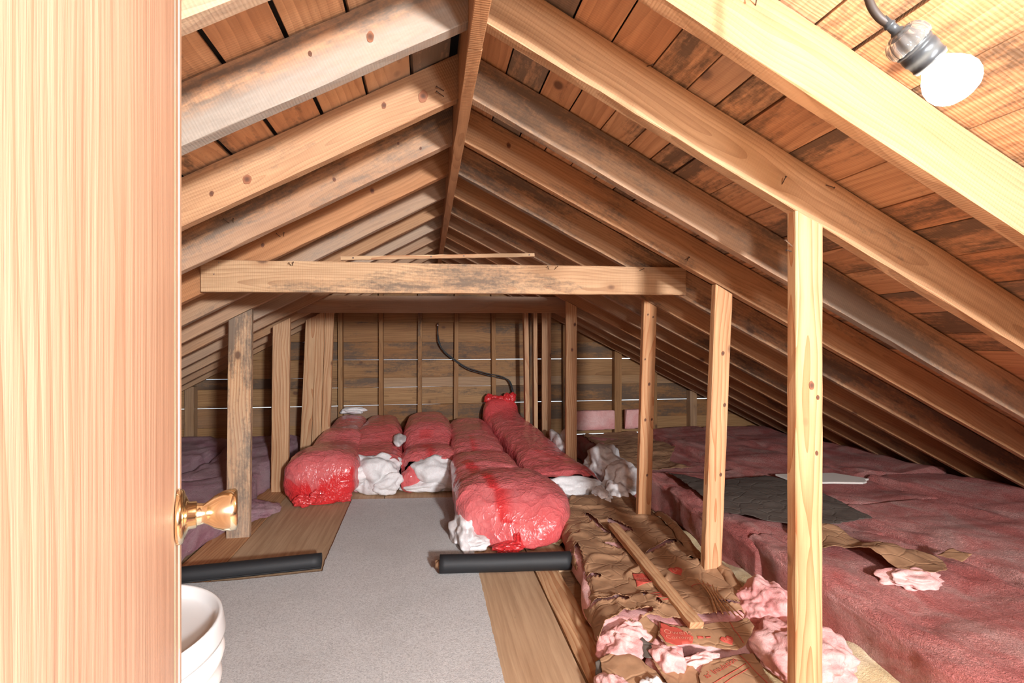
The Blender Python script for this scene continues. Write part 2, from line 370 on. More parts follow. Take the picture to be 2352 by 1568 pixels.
# eave closers and the wall behind the camera
link('wall_right', mesh('wall_right', [(4.45, YF, -.2), (4.45, 5.62, -.2), (4.45, 5.62, .25), (4.45, YF, .25), (4.5, YF, -.2), (4.5, 5.62, -.2), (4.5, 5.62, .25), (4.5, YF, .25)],
     [(0, 1, 2, 3), (7, 6, 5, 4), (0, 3, 7, 4), (1, 5, 6, 2), (3, 2, 6, 7), (0, 4, 5, 1)]), M['felt'], kind='structure')
link('wall_left', mesh('wall_left', [(-3.45, YF, -.2), (-3.45, 5.62, -.2), (-3.45, 5.62, .3), (-3.45, YF, .3), (-3.5, YF, -.2), (-3.5, 5.62, -.2), (-3.5, 5.62, .3), (-3.5, YF, .3)],
     [(0, 1, 2, 3), (7, 6, 5, 4), (0, 3, 7, 4), (1, 5, 6, 2), (3, 2, 6, 7), (0, 4, 5, 1)]), M['felt'], kind='structure')
zt = 2.36
link('wall_front', mesh('wall_front', [(-3.6, -2.36, -.2), (4.6, -2.36, -.2), (4.6, -2.36, .2), (.137, -2.36, zt), (-3.6, -2.36, .2),
     (-3.6, -2.43, -.2), (4.6, -2.43, -.2), (4.6, -2.43, .2), (.137, -2.43, zt), (-3.6, -2.43, .2)],
     [(4, 3, 2, 1, 0), (5, 6, 7, 8, 9), (0, 1, 6, 5), (1, 2, 7, 6), (2, 3, 8, 7), (3, 4, 9, 8), (4, 0, 5, 9)]), M['wallboard'], kind='structure')

# ------------------------------------------------------------------ nails
def nail(parent, p, d, L=.05, r=.0016, mat='nail', head=True):
    d = Vector(d).normalized(); p = Vector(p)
    vs, fs = lathe([(0, r), (L, r), (L, r*2.2), (L+.0012, r*2.2)] if head else [(0, r), (L, r)], 8)
    return link('nail', mesh('nail', vs, fs), M[mat], parent, frame(p, d, (.31, .2, .9)))

# ------------------------------------------------------------------ ridge board in two lengths
def ridge(y0, y1, lab, tone, stain):
    m = frame((AX+.020, y0, 2.032), (0, 1, 0), (-1, 0, 0))
    o = link('ridge_board', plank_mesh('ridge_board', y1-y0, .27, .040, 30, .002, .0012), M['rafter'], None, m, tone=tone, stain=stain)
    return tag(o, lab, 'ridge beam')
ridge(-2.35, 1.372, 'near length of the ridge board, rough orange-brown, up to the pale saw joint overhead', .85, .15)
ridge(1.376, 5.45, 'long far length of the ridge board running from the saw joint to the gable', .75, .1)

# ------------------------------------------------------------------ rafters
YK = [.964, 1.344, 1.779, 2.17, 2.588, 2.988, 3.383, 3.78, 4.19, 4.60, 5.0, 5.38]
OR = ['first', 'second', 'third', 'fourth', 'fifth', 'sixth', 'seventh', 'eighth', 'ninth', 'tenth', 'eleventh', 'twelfth']
LLOOK = ['pale sawn rafter, grey upper face, {} on the left slope from the door', 'broad brown rafter with silvery grey lower half, {} on the left slope',
  'warm orange rafter with round red knots, {} on the left slope from the door', 'orange rafter with a dark mould stripe along its foot, {} on the left slope',
  'reddish rafter behind the left end of the collar tie, {} on the left slope']
RLOOK = ['bright pale rafter right beside the lit bulb, {} on the right slope', 'pale rafter carried by the nearest tall post, {} on the right slope',
  'rafter with a patch of grey mould on its lit edge, {} on the right slope', 'rafter over the second right post, {} on the right slope',
  'rafter behind the right end of the collar tie, {} on the right slope', 'rafter over the slim knotty third post, {} on the right slope']
LT = [(.3, .5, .5), (.75, .75, .2), (.6, .35, .1), (.75, .8, .2), (.95, .3, .0), (.5, .6, .3), (.6, .2, .2), (.4, .4, .4), (.6, .3, .3), (.5, .2, .3), (.6, .3, .2), (.5, .3, .2)]
RT = [(.55, .15, 0), (.45, .3, .0), (.4, .85, .2), (.55, .45, 0), (.5, .8, .1), (.6, .3, 0), (.5, .6, .3), (.7, .3, .2), (.8, .3, 0), (.5, .4, .2), (.6, .3, .2), (.5, .3, .2)]
rafters = {}
def rafter(side, k):
    sl = RS if side > 0 else LS; al = math.atan(sl); y = YK[k]
    x0 = AX+.0205*side; z0 = (zr(x0) if side > 0 else zl(x0))+random.uniform(-.003, .003)
    L = (4.5-x0)/math.cos(al) if side > 0 else (x0+3.5)/math.cos(al)
    X = Vector((side*math.cos(al), 0, -math.sin(al)))
    d = DV*math.cos(al)-.002
    if side > 0: m = frame((x0, y, z0), X, (0, 1, 0)); sx = -math.tan(al)      # Z = X x Y
    else: m = frame((x0, y+.04, z0), X, (0, -1, 0)); sx = -math.tan(al)
    # check that Z points up
    tn, st, gy = (RT if side > 0 else LT)[k]
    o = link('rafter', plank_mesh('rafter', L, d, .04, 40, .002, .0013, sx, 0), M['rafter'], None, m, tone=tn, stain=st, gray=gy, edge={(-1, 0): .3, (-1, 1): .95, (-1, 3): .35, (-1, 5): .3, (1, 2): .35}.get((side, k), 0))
    lk = (RLOOK if side > 0 else LLOOK)
    if k < len(lk): lab = lk[k].format(OR[k])
    else: lab = '{} rafter from the door on the {} slope, {} before the gable'.format(OR[k], 'right' if side > 0 else 'left', 'last' if k == 11 else '%s' % {10: 'second last', 9: 'third last', 8: 'fourth last', 7: 'fifth last', 6: 'sixth last', 5: 'seventh last'}[k])
    tag(o, lab, 'rafter', 'rafters on the %s slope' % ('right' if side > 0 else 'left')); rafters[(side, k)] = o
for k in range(12):
    rafter(-1, k); rafter(1, k)
# bent nails standing out of the rafter faces
def on_r(k, u, dz): # point on the near face of right rafter k
    x = u; return (x, YK[k]-.001, zr(x)+dz)
def on_l(k, u, dz): return (u, YK[k]-.001, zl(u)+dz)
for (k, x, dz, d) in ((0, .585, .148, (.1, -1, -.55)), (0, .605, .150, (-.5, -.8, -.2)), (0, .665, .12, (.15, -1, -.7)), (0, .69, .115, (-.5, -1, .4)), (0, .64, .11, (0, -1, -.6)),
                     (1, 1.05, .05, (-.3, -1, .5)), (1, 1.2, .13, (.2, -1, -.6)), (3, 1.2, .03, (-.2, -1, .5)), (3, 1.19, .03, (.2, -1, .2)), (1, .62, .15, (.1, -1, -.4))):
    nail(rafters[(1, k)], on_r(k, x, dz), d, .03, .0014)
for (k, x, dz, d) in ((3, -.78, .10, (-.35, -1, .3)), (3, -.765, .095, (.35, -1, .3)), (4, -.7, .09, (-.3, -1, .3)), (4, -.685, .085, (.3, -1, .4)), (2, .06, .05, (-.8, -.6, .1)), (2, .06, .03, (-.8, -.6, .2))):
    nail(rafters[(-1, k)], on_l(k, x, dz), d, .032, .0014)

# ------------------------------------------------------------------ collar ties and the thin strip
def beam(name, a, b, w, t, tone, stain, gray, lab, cat, mat='rafter'):
    a = Vector(a); b = Vector(b); m = frame(a, b-a, (0, 1, 0))
    o = link(name, plank_mesh(name, (b-a).length, w, t, 30, .002, .001), M[mat], None, m, tone=tone, stain=stain, gray=gray)
    return tag(o, lab, cat)
ct = beam('collar_tie', (-1.038, 2.547, 1.462), (1.403, 2.547, 1.486), .15, .04, .15, .52, 0, 'wide pale collar tie speckled with dark dashes, spanning the attic nearest the door', 'collar tie')
for x, d in ((-.64, (-.1, -1, .3)), (-.635, (.4, -1, .5)), (.63, (-.5, -1, .4)), (.66, (.4, -1, .5)), (1.13, (.6, -1, .3))): nail(ct, (x, 2.545, 1.46+.13+.01*(x+1)), d, .03, .0014)
for x in (-.98, -.96): nail(ct, (x, 2.545, 1.545 if x < -.97 else 1.60), (0, -1, 0), .003, .003, 'brightnail', False)
beam('collar_tie', (-1.10, 4.555, 1.478), (1.36, 4.555, 1.50), .15, .04, .75, .3, .45, 'darker second collar tie in shadow behind and below the first', 'collar tie')
stp = beam('wood_strip', (-.48, 2.965, 1.692), (.645, 2.965, 1.744), .022, .02, .1, .05, 0, 'thin pale wood strip nailed across the rafters just above the collar tie', 'wood strip', 'post')
for f in (.06, .45, .62, .97): nail(stp, (-.48+1.125*f, 2.964, 1.703+.052*f), (0, -1, 0), .002, .0022)

# ------------------------------------------------------------------ posts
def post(xb0, xb1, xt0, y, t, z1l, z1r, tone, stain, gray, lab, z0=0.0, grp=None):
    """front face from x=xb0..xb1 at the base, leaning to xt0 at the top; top cut from z1l (left edge) to z1r (right edge)"""
    w = xb1-xb0; base = Vector((xb0, y, z0)); top = Vector((xt0, y, z1l)); d = (top-base)
    m = frame(base, d, (0, 1, 0)); zdir = Vector((m[0][2], m[1][2], m[2][2]))
    if zdir.x < 0:
        m = frame(base+Vector((0, t, 0)), d, (0, -1, 0))
    L = d.length; cut = (z1r-z1l)/w
    o = link('post', plank_mesh('post', L, w, t, 24, .003, .0007, 0, cut), M['post'], None, m, tone=tone, stain=stain, gray=gray)
    return tag(o, lab, 'post', grp)
e = -.002
p1 = post(1.098, 1.190, 1.099, 1.344, .04, zr(1.098)+e, zr(1.19)+e, .6, 0, 0, 'nearest tall post on the right with flame-shaped orange grain', grp='posts along the right side')
p2 = post(1.283, 1.371, 1.349, 2.17, .04, zr(1.349)+e, zr(1.436)+e, .55, 0, 0, 'second post on the right, leaning, with dark round knots', grp='posts along the right side')
p3 = post(1.315, 1.403, 1.360, 2.988, .04, zr(1.36)+e, zr(1.447)+e, .8, 0, 0, 'slim orange third post on the right with nail heads near its top', grp='posts along the right side')
p4 = post(1.190, 1.286, 1.192, 4.19, .04, zr(1.192)+e, zr(1.288)+e, .4, .15, 0, 'fourth post on the right, rising behind the longest red bag', grp='posts along the right side')
post(-1.236, -1.100, -1.222, 3.383, .04, zl(-1.222)+e, zl(-1.086)+e, .12, .85, .4, 'wide weathered post on the left streaked with black mould, right of the knob', grp='posts along the left side')
post(-1.254, -1.121, -1.240, 4.36, .04, zl(-1.24)+e, zl(-1.107)+e, .25, .12, .1, 'second wide post on the left, split and reddish, beside the red bag', grp='posts along the left side')
post(-1.165, -1.070, -1.106, 4.90, .04, zl(-1.106)+e, zl(-1.011)+e, .2, .05, 0, 'leftmost of three leaning pale posts behind the red bags', grp='rear left posts')
post(-1.062, -.985, -1.012, 4.90, .04, zl(-1.012)+e, zl(-.935)+e, .25, .05, 0, 'middle of three leaning pale posts behind the red bags', grp='rear left posts')
post(-.98, -.905, -.93, 4.90, .04, zl(-.93)+e, zl(-.855)+e, .35, .12, .1, 'right one of three leaning pale posts behind the red bags, knotty', grp='rear left posts')
post(1.00, 1.045, .975, 5.0, .085, zr(.975)+e, zr(1.02)+e, .6, .2, .1, 'leftmost thin post of the rear right cluster by the gable', grp='rear right posts')
post(1.085, 1.125, 1.075, 5.0, .085, zr(1.075)+e, zr(1.115)+e, .4, .3, .1, 'middle thin post of the rear right cluster by the gable', grp='rear right posts')
post(1.165, 1.262, 1.165, 5.0, .04, zr(1.165)+e, zr(1.262)+e, .45, .12, .1, 'widest post of the rear right cluster by the gable', grp='rear right posts')
nail(p1, (1.098, 1.36, 1.52), (-1, -.3, .55), .035, .0016, 'brightnail'); nail(p1, (1.097, 1.362, 1.505), (-1, -.2, .1), .02, .0016)

# round knots showing in the faces turned to the door
s = N('wood_knot'); c, tc, r = s.coords()
rr_ = s.n('VectorMath', {0: s.scale(tc, (0, 1, 1))}, operation='LENGTH').outputs['Value']
rg_ = s.math('ADD', rr_, s.math('MULTIPLY', s.math('SUBTRACT', s.noise(c, 160, 3), .5), .004))
s.bsdf(s.ramp(s.math('MULTIPLY', rg_, 70.0, clamp=True), [(.15, (.10, .04, .02)), (.5, (.16, .06, .028)), (.8, (.27, .10, .045))]), .6); M['knot'] = s.m
def knot(par, x, y, z, r):
    vs = []; n = 18
    for (d, q) in ((0, 1), (.0008, .97)):
        for i in range(n):
            a = 2*PI*i/n; k = r*q*(1+.10*math.sin(2*a+x*9)+.05*math.sin(5*a)); vs.append((d, k*.85*math.cos(a), k*1.15*math.sin(a)))
    fs = [tuple(range(n)), tuple(reversed(range(n, 2*n)))]+[(i, i+n, (i+1) % n+n, (i+1) % n) for i in range(n)]
    link('knot', mesh('knot', vs, fs), M['knot'], par, frame((x, y-.0012, z), (0, -1, 0), (1, 0, 0)))
for par, y, l in ((p1, 1.344, ((1.150, 1.097, .011), (1.168, .891, .006), (1.172, 1.06, .006))), (p2, 2.17, ((1.383, 1.174, .010), (1.392, .929, .009), (1.372, .60, .008))),
      (p3, 2.988, ((1.366, 1.117, .006), (1.393, .959, .010), (1.367, .733, .009), (1.411, .735, .008), (1.379, .382, .008), (1.385, 1.401, .006), (1.42, 1.385, .006))), (p4, 4.19, ((1.268, 1.377, .014), (1.243, 1.158, .014))),
      (rafters[(-1, 2)], 1.778, ((-.584, 1.765, .015), (-.012, 2.086, .019), (-.145, 2.044, .010), (-.692, 1.713, .008))), (rafters[(-1, 1)], 1.343, ((-.144, 2.02, .012), (-.292, 1.962, .006))),
      (rafters[(-1, 3)], 2.169, ((-.118, 2.067, .006), (-.377, 1.901, .008), (-.025, 2.052, .006))), (rafters[(-1, 4)], 2.587, ((-.268, 1.984, .013), (-.78, 1.695, .010))), (rafters[(1, 3)], 2.169, ((.355, 2.09, .011),))):
    for x, z, r_ in l: knot(par, x, y, z, r_)

# ------------------------------------------------------------------ plank door standing open at the left
dv = Vector((-.330, .944, 0)); nv = Vector((.944, .330, 0)); foot = Vector((-.0614, -.0215, 0))
def dpt(sv, off=0.0, z=0.0): return foot+dv*sv+nv*off+Vector((0, 0, z))
do = empty('door_1', dpt(.05)); tag(do, 'natural wood plank door standing open at the left edge with a brass knob', 'door', None, 'structure')
def dboard(s0, s1, off, t, tone, stain):
    # vertical board: local X up, width Z along door, thickness Y into the door
    m = frame(dpt(s0, off-t, .03), (0, 0, 1), nv)
    zd = Vector((m[0][2], m[1][2], m[2][2]))
    if zd.dot(dv) < 0: m = frame(dpt(s0, off, .03), (0, 0, 1), -nv)
    link('door_board', plank_mesh('door_board', 1.86, s1-s0, t, 12, .0006, .0001), M['door'], do, m, tone=tone, stain=stain)
dboard(.05, .3137, .0007, .034, .25, 0); dboard(.3143, .742, 0, .034, .45, 0); dboard(.743, .782, .0004, .034, .6, 0); dboard(.783, .807, .0018, .036, .2, 0)
m = frame(dpt(.06, -.036, .05), (0, 0, 1), nv)
link('gap_backing', plank_mesh('gap_backing', 1.80, .735, .006, 6, .001, 0), M['door'], do, m, tone=.5, stain=0)  # added unseen sheet that keeps light from showing through the board gap
kc = dpt(.752, .002, 1.010)
km = frame(kc, nv, (0, 0, 1))
kn = link('door_knob', mesh('door_knob', *lathe([(.012, .0125), (.016, .0145), (.024, .0135), (.0285, .0125), (.033, .0150), (.040, .0205), (.050, .0252), (.058, .0266), (.0635, .0262), (.066, .0235), (.0655, .012), (.0655, .001)], 48)), M['brass'], do, km, True)
rs = link('rose', mesh('rose', *lathe([(0, .0335), (.003, .0337), (.006, .0325), (.008, .027), (.012, .017), (.020, .0165), (.021, .0145)], 48)), M['brass'], kn, km, True)
# door leaf meets the jamb behind the camera line

# ------------------------------------------------------------------ hanging lamp
hl = empty('hanging_lamp', (.709, .645, 1.689)); tag(hl, 'lit bulb in a black socket with clear fluted cap, hanging on a brown cord', 'lamp')
L0 = Vector((.686, .649, 1.709)); ax = (BULB-L0).normalized()
lm = frame(L0, ax, (0, 1, 0)) @ Matrix.Scale(.944, 4)
def lpart(name, prof, mat, n=40, par=hl, flute=0, fl=0): return link(name, mesh(name, *lathe(prof, n, flute, fl)), M[mat], par, lm, True)
lpart('strain_relief', [(-.012, .0062), (.0, .0066), (.002, .0085), (.005, .0085), (.006, .007), (.016, .0072), (.018, .0095), (.024, .012), (.027, .016)], 'socket')
lpart('fluted_cap', [(.020, .010), (.022, .017), (.027, .0245), (.036, .0290), (.046, .0300), (.052, .0285), (.054, .0255), (.050, .0245), (.040, .0235), (.030, .018)], 'clear', 96, hl, 12, .05)
lpart('inner_shell', [(.018, .004), (.020, .009), (.028, .015), (.040, .0185), (.052, .020)], 'cord')
sk = lpart('socket', [(.050, .0185), (.051, .0265), (.057, .0268), (.058, .0255), (.063, .0255), (.064, .0262), (.074, .0262), (.076, .0248), (.086, .0242), (.087, .0250), (.090, .0250), (.091, .0238), (.094, .0235), (.095, .019), (.080, .016)], 'socket', 48)
km2 = lm @ Matrix.Translation((.058, .004, .022)) @ Euler((0, -PI/2, 0)).to_matrix().to_4x4()
link('switch_key', mesh('switch_key', *lathe([(0, .004), (.004, .004), (.005, .0062), (.015, .0062), (.016, .0045)], 20)), M['socket'], sk, lm @ frame((.056, .0, .022), (.0, .35, 1), (1, 0, 0)), True)
lpart('bulb', [(.088, .0145), (.094, .0155), (.101, .021), (.112, .0295), (.124, .0355), (.137, .0375), (.149, .0355), (.158, .0305), (.165, .0230), (.169, .0130), (.170, .0015)], 'bulb', 40)
link('cord', wire('cord', [(.686, .649, 1.709), (.672, .651, 1.719), (.661, .654, 1.738), (.655, .657, 1.768), (.651, .661, 1.806), (.645, .68, 2.015)], .0058, 10, 8), M['cord'], hl, None, True)

# ------------------------------------------------------------------ carpet
cpts = [(-.567, 4.02), (.197, 3.94), (.272, 2.94), (.272, 2.3), (.276, 1.78), (.262, 1.0), (.26, -.6), (-1.6, -.6), (-1.6, 2.78), (-.995, 2.755), (-.545, 2.79), (-.555, 2.9)]
bm = bmesh.new(); vs = []
n_ = len(cpts)
for i in range(n_):
    a = Vector((*cpts[i], .012)); b = Vector((*cpts[(i+1) % n_], .012)); q = max(1, int((b-a).length/.02))
    for j in range(q):
        p = a.lerp(b, j/q); p.x += random.uniform(-.002, .002); p.y += random.uniform(-.002, .002); vs.append(bm.verts.new(p))
f = bm.faces.new(vs); r = bmesh.ops.extrude_face_region(bm, geom=[f])
for v in r['geom']:
    if isinstance(v, bmesh.types.BMVert): v.co.z = .0005
bmesh.ops.recalc_face_normals(bm, faces=bm.faces[:])
me = bpy.data.meshes.new('carpet'); bm.to_mesh(me); bm.free()
tag(link('carpet', me, M['carpet']), 'grey speckled carpet remnant running down the middle of the plywood floor', 'carpet')

# ------------------------------------------------------------------ bucket behind the door edge
def bucket(z0, H, R, lab, kids=True):
    bx_, by_ = -.493, .859
    b = empty('bucket', (bx_, by_, z0)); tag(b, lab, 'bucket', 'buckets behind the door')
    m = Matrix.Translation((bx_, by_, z0)) @ Euler((0, -PI/2, 0)).to_matrix().to_4x4()
    pr = [(0, R*.82), (.004, R*.86), (H*.5, R*.91), (H-.115, R*.935), (H-.113, R*.975), (H-.105, R*.99), (H-.098, R*.975), (H-.09, R*.955), (H-.078, R*.96), (H-.072, R*1.0), (H-.062, R*1.015), (H-.052, R*1.0), (H-.046, R*.965), (H-.03, R*.965)]
    link('body', mesh('body', *lathe(pr, 72)), M['white'], b, m, True)
    lp = [(H-.036, R*.97), (H-.036, R*1.015), (H-.030, R*1.02), (H-.008, R*1.0), (H-.002, R*.992), (H, R*.975), (H-.002, R*.955), (H-.016, R*.925), (H-.020, R*.90), (H-.0205, R*.6), (H-.0205, R*.1)]
    l = link('lid', mesh('lid', *lathe(lp, 72)), M['lid'], b, m, True)
bucket(.012, .385, .162, 'lower white bucket hidden under the lidded one')
bucket(.397, .385, .165, 'white plastic bucket with grey-white recessed lid and ribbed rim, beside the door')

# ------------------------------------------------------------------ foam pipe tubes
def foam(lab, a, b, R, slit_ang):
    a = Vector(a); b = Vector(b); L = (b-a).length; vs = []; fs = []; n = 40; nx = 24
    for ring_r in (R, R*.52):
        for i in range(nx+1):
            for j in range(n+1):
                q = slit_ang+.05+(2*PI-.1)*j/n
                rr = ring_r*(1+.012*noise.noise(Vector((i*.4, j*.2, R*50))))
                bend = .006*math.sin(PI*i/nx)
                vs.append((L*i/nx, rr*math.cos(q), rr*math.sin(q)+bend*.2))
    N1 = (nx+1)*(n+1)
    for i in range(nx):
        for j in range(n):
            p = i*(n+1)+j; fs.append((p, p+1, p+n+2, p+n+1)); p += N1; fs.append((p, p+n+1, p+n+2, p+1))
        for j in (0, n):
            p = i*(n+1)+j; fs.append((p, p+n+1, p+n+1+N1, p+N1) if j == 0 else (p, p+N1, p+n+1+N1, p+n+1))
    for i in (0, nx):
        for j in range(n):
            p = i*(n+1)+j; fs.append((p, p+N1, p+N1+1, p+1) if i == 0 else (p, p+1, p+N1+1, p+N1))
    o = link('foam_tube', mesh('foam_tube', vs, fs), M['foam'], None, frame(a, b-a, (0, 0, 1)), True)
    link('core', mesh('core', *lathe([(-.022, R*.3), (-.022, R*.46), (.3, R*.46), (.3, R*.3)], 20)), M['kraft'], o, frame(a, b-a, (0, 0, 1)), True)
    return tag(o, lab, 'foam tube', 'black foam pipe tubes')
foam('black foam pipe tube lying on the floor left of the carpet, partly behind the door', (-1.62, 2.735, .054), (-.557, 2.823, .054), .040, 2.2)
foam('black split foam pipe tube across the carpet edge beside the torn brown batt', (.068, 2.656, .062), (.76, 2.598, .055), .047, -.55)

# ------------------------------------------------------------------ red plastic bags of insulation
def film_disp(seed, amp=1.0):
    sd = Vector((seed*7.7, seed*3.3, seed*5.1))
    def f(p, t, v):
        q = p+sd
        w = noise.noise(Vector((q.x*4, q.y*4, q.z*4)))*.014
        rg = max(0, ridge_n(Vector((q.x*1.2, q.y*1.0, q.z*1.2)), 9))-.5
        rg2 = max(0, ridge_n(q+Vector((3, 1, 2)), 22))-.5
        endk = 1+2.2*math.exp(-t*14)+.8*math.exp(-(1-t)*14)
        return (w+(rg*.008+rg2*.0035)*endk)*amp
    return f
def set_dbl(me, fn):
    at = me.attributes.new('dbl', 'FLOAT', 'POINT')
    at.data.foreach_set('value', [max(0, min(1, fn(v.co))) for v in me.vertices])
def bag(lab, keys, seed, open0=False, dbl=lambda p: 0, nu=90, nv=72, e=.62):
    b = empty('insulation_bag', (keys[0][0], keys[0][1], keys[0][2])); tag(b, lab, 'bag', 'red bags of insulation')
    me = tube('film', keys, nu, nv, e, film_disp(seed), .10, .08, open0)
    set_dbl(me, lambda p: dbl(p)+.12*fr(p, 4))
    link('film', me, M['film'], b, None, True)
    return b
def wad(par, c_, sz, seed, name='white_wadding', sub=5, amp=.35, mat='fluff', zmin=.004):
    return link(name, blob(name, c_, [q*1.1 for q in sz], sub, amp, 2.8, seed, zmin, .03), M[mat], par, None, True)
bA = bag('leftmost red film bag of insulation, its crumpled closed end on the plywood',
    [(-.81, 3.94, .004, .245, .30), (-.80, 4.10, .004, .27, .37), (-.79, 4.35, .004, .262, .37), (-.775, 4.55, .02, .225, .345), (-.765, 4.75, .03, .215, .40), (-.76, 4.98, .04, .2, .40), (-.75, 5.15, .05, .185, .41), (-.74, 5.40, .06, .16, .44)], 1,
    dbl=lambda p: max(0, (4.12-p.y)*6)*(1 if p.z < .21+.06*math.sin(p.x*9) else .15))
for c_, sz, sd in (((-.80, 3.93, .07), (.06, .045, .05), 3), ((-.90, 3.915, .05), (.075, .05, .045), 4), ((-.62, 3.98, .05), (.06, .04, .04), 5)):
    me = blob('film_tail', c_, sz, 4, .7, 6, sd, .004, .25); set_dbl(me, lambda p: .85); link('film_tail', me, M['film'], bA, None, False)
bB = bag('red film bag burst open at the front, white wadding spilling out beside the leftmost bag',
    [(-.44, 4.22, .004, .235, .28), (-.44, 4.35, .004, .245, .31), (-.44, 4.48, .01, .235, .32), (-.44, 4.60, .02, .225, .33), (-.44, 4.85, .03, .215, .41), (-.44, 5.1, .04, .2, .43), (-.44, 5.40, .05, .16, .43)], 2, True,
    dbl=lambda p: .2 if p.z > .2 else .1)
wad(bB, (-.455, 4.26, .145), (.235, .16, .165), 21, amp=.5); wad(bB, (-.60, 4.12, .17), (.10, .07, .09), 22); wad(bB, (-.32, 4.14, .09), (.12, .07, .08), 23)
wad(bB, (-.245, 4.62, .345), (.055, .16, .045), 24, 'film_tear', 4)
bC = bag('middle red film bag torn at its front corner, right of the burst one',
    [(.035, 4.19, .004, .225, .25), (.035, 4.32, .004, .25, .315), (.03, 4.48, .004, .245, .315), (.025, 4.58, .02, .23, .31), (.02, 4.82, .03, .235, .42), (.01, 5.1, .04, .23, .45), (0, 5.40, .05, .19, .45)], 3, True,
    dbl=lambda p: .75 if abs(p.x-.03+.2*(p.y-4.3)) < .04 and p.y < 4.5 else (.45 if 4.62 < p.y < 4.72 and abs(p.x+.02) < .05 else .08))
wad(bC, (.10, 4.24, .125), (.20, .14, .14), 31, amp=.35); wad(bC, (.02, 4.19, .05), (.19, .10, .055), 32)
me = blob('film_lip', (-.13, 4.17, .10), (.085, .06, .11), 4, .25, 3, 33, .004); set_dbl(me, lambda p: .25); link('film_lip', me, M['film'], bC, None, True)
bD = bag('biggest red film bag, bulging forward onto the plywood beside the carpet',
    [(.50, 2.90, .004, .20, .12), (.53, 3.0, .004, .31, .24), (.55, 3.18, .004, .355, .32), (.51, 3.42, .004, .335, .335), (.455, 3.60, .004, .275, .30), (.45, 3.72, .004, .26, .33), (.44, 4.0, .004, .25, .345), (.44, 4.14, .004, .235, .31), (.44, 4.35, .01, .235, .36), (.43, 4.7, .02, .225, .39), (.42, 5.05, .03, .22, .40), (.40, 5.40, .05, .18, .42)], 4,
    dbl=lambda p: .8 if abs(p.x-(.30+(3.75-p.y)*.22)) < .035 and p.z > .15 and p.y < 3.8 else (.6 if abs(p.x-.40) < .03 and 4.15 < p.y < 4.5 else max(0, (3.02-p.y)*5)*.5), nu=140)
wad(bD, (.235, 3.14, .06), (.075, .20, .075), 41, 'white_wadding', 5, .5); wad(bD, (.28, 2.98, .035), (.085, .07, .04), 42); wad(bD, (.885, 3.28, .14), (.035, .12, .10), 43, amp=.2)
for c_, sz, sd in (((.47, 2.885, .03), (.085, .055, .03), 44), ((.53, 2.92, .06), (.03, .05, .05), 45)):
    me = blob('film_tail', c_, sz, 4, .6, 6, sd, .003, .22); set_dbl(me, lambda p: .9); link('film_tail', me, M['film'], bD, None, False)
me = blob('film_tail', (.95, 3.35, .09), (.075, .07, .045), 4, .6, 6, 46, .004, .25); set_dbl(me, lambda p: .9); link('film_tail', me, M['film'], bD, None, False)
bE = bag('long red film bag at the right, white wadding showing at its flat open front end',
    [(1.05, 3.66, .01, .255, .205), (1.04, 3.78, .01, .27, .235), (1.00, 4.0, .01, .255, .265), (.97, 4.25, .02, .225, .30), (.93, 4.6, .03, .22, .34), (.88, 4.95, .04, .215, .39), (.82, 5.2, .05, .205, .44), (.79, 5.32, .06, .2, .56), (.78, 5.41, .08, .17, .56)], 5, True,
    dbl=lambda p: max(0, (p.y-5.0)*2.4) if p.y > 5 else (.5 if p.z > .2 and abs(p.x-1.0+.9*(p.y-4.05)) < .03 and p.y < 4.15 else .15+.25*max(0, p.x-.95)), nu=110)
wad(bE, (1.06, 3.68, .105), (.25, .10, .085), 51, amp=.3); wad(bE, (.87, 3.60, .09), (.09, .08, .08), 52)
for i in range(5):
    me = blob('film_gather', (.66+.065*i, 5.36+random.uniform(-.02, .02), .60+random.uniform(-.02, .025)), (.05, .045, .055), 3, .6, 5, 60+i, None, .2); set_dbl(me, lambda p: .95); link('film_gather', me, M['film'], bE, None, False)
tag(link('wadding_scrap', blob('wadding_scrap', (-.74, 5.36, .52), (.13, .05, .035), 4, .5, 4, 71, None), M['fluff'], None, None, True), 'grey-white scrap of wadding on the far end of the leftmost red bag', 'wadding')
# loose white wadding right of the long bag
for i, (c_, sz, lab) in enumerate((((1.47, 4.05, .17), (.16, .26, .17), 'white wadding heap directly right of the fourth post'), ((1.50, 3.66, .16), (.15, .17, .13), 'white wadding clump between the third post and the long red bag'),
      ((1.36, 3.46, .11), (.09, .12, .09), 'small white wadding clump beside the end of the long red bag'), ((1.225, 3.40, .15), (.055, .13, .035), 'thin white wadding tuft lying over the brown paper batt'), ((1.22, 4.55, .22), (.10, .25, .16), 'grey wadding in shadow between the rear posts and the long bag'))):
    tag(link('wadding_clump', blob('wadding_clump', c_, sz, 5, .5, 2.8, 80+i, .004, .04), M['fluff'], None, None, True), lab, 'wadding', 'loose white wadding')

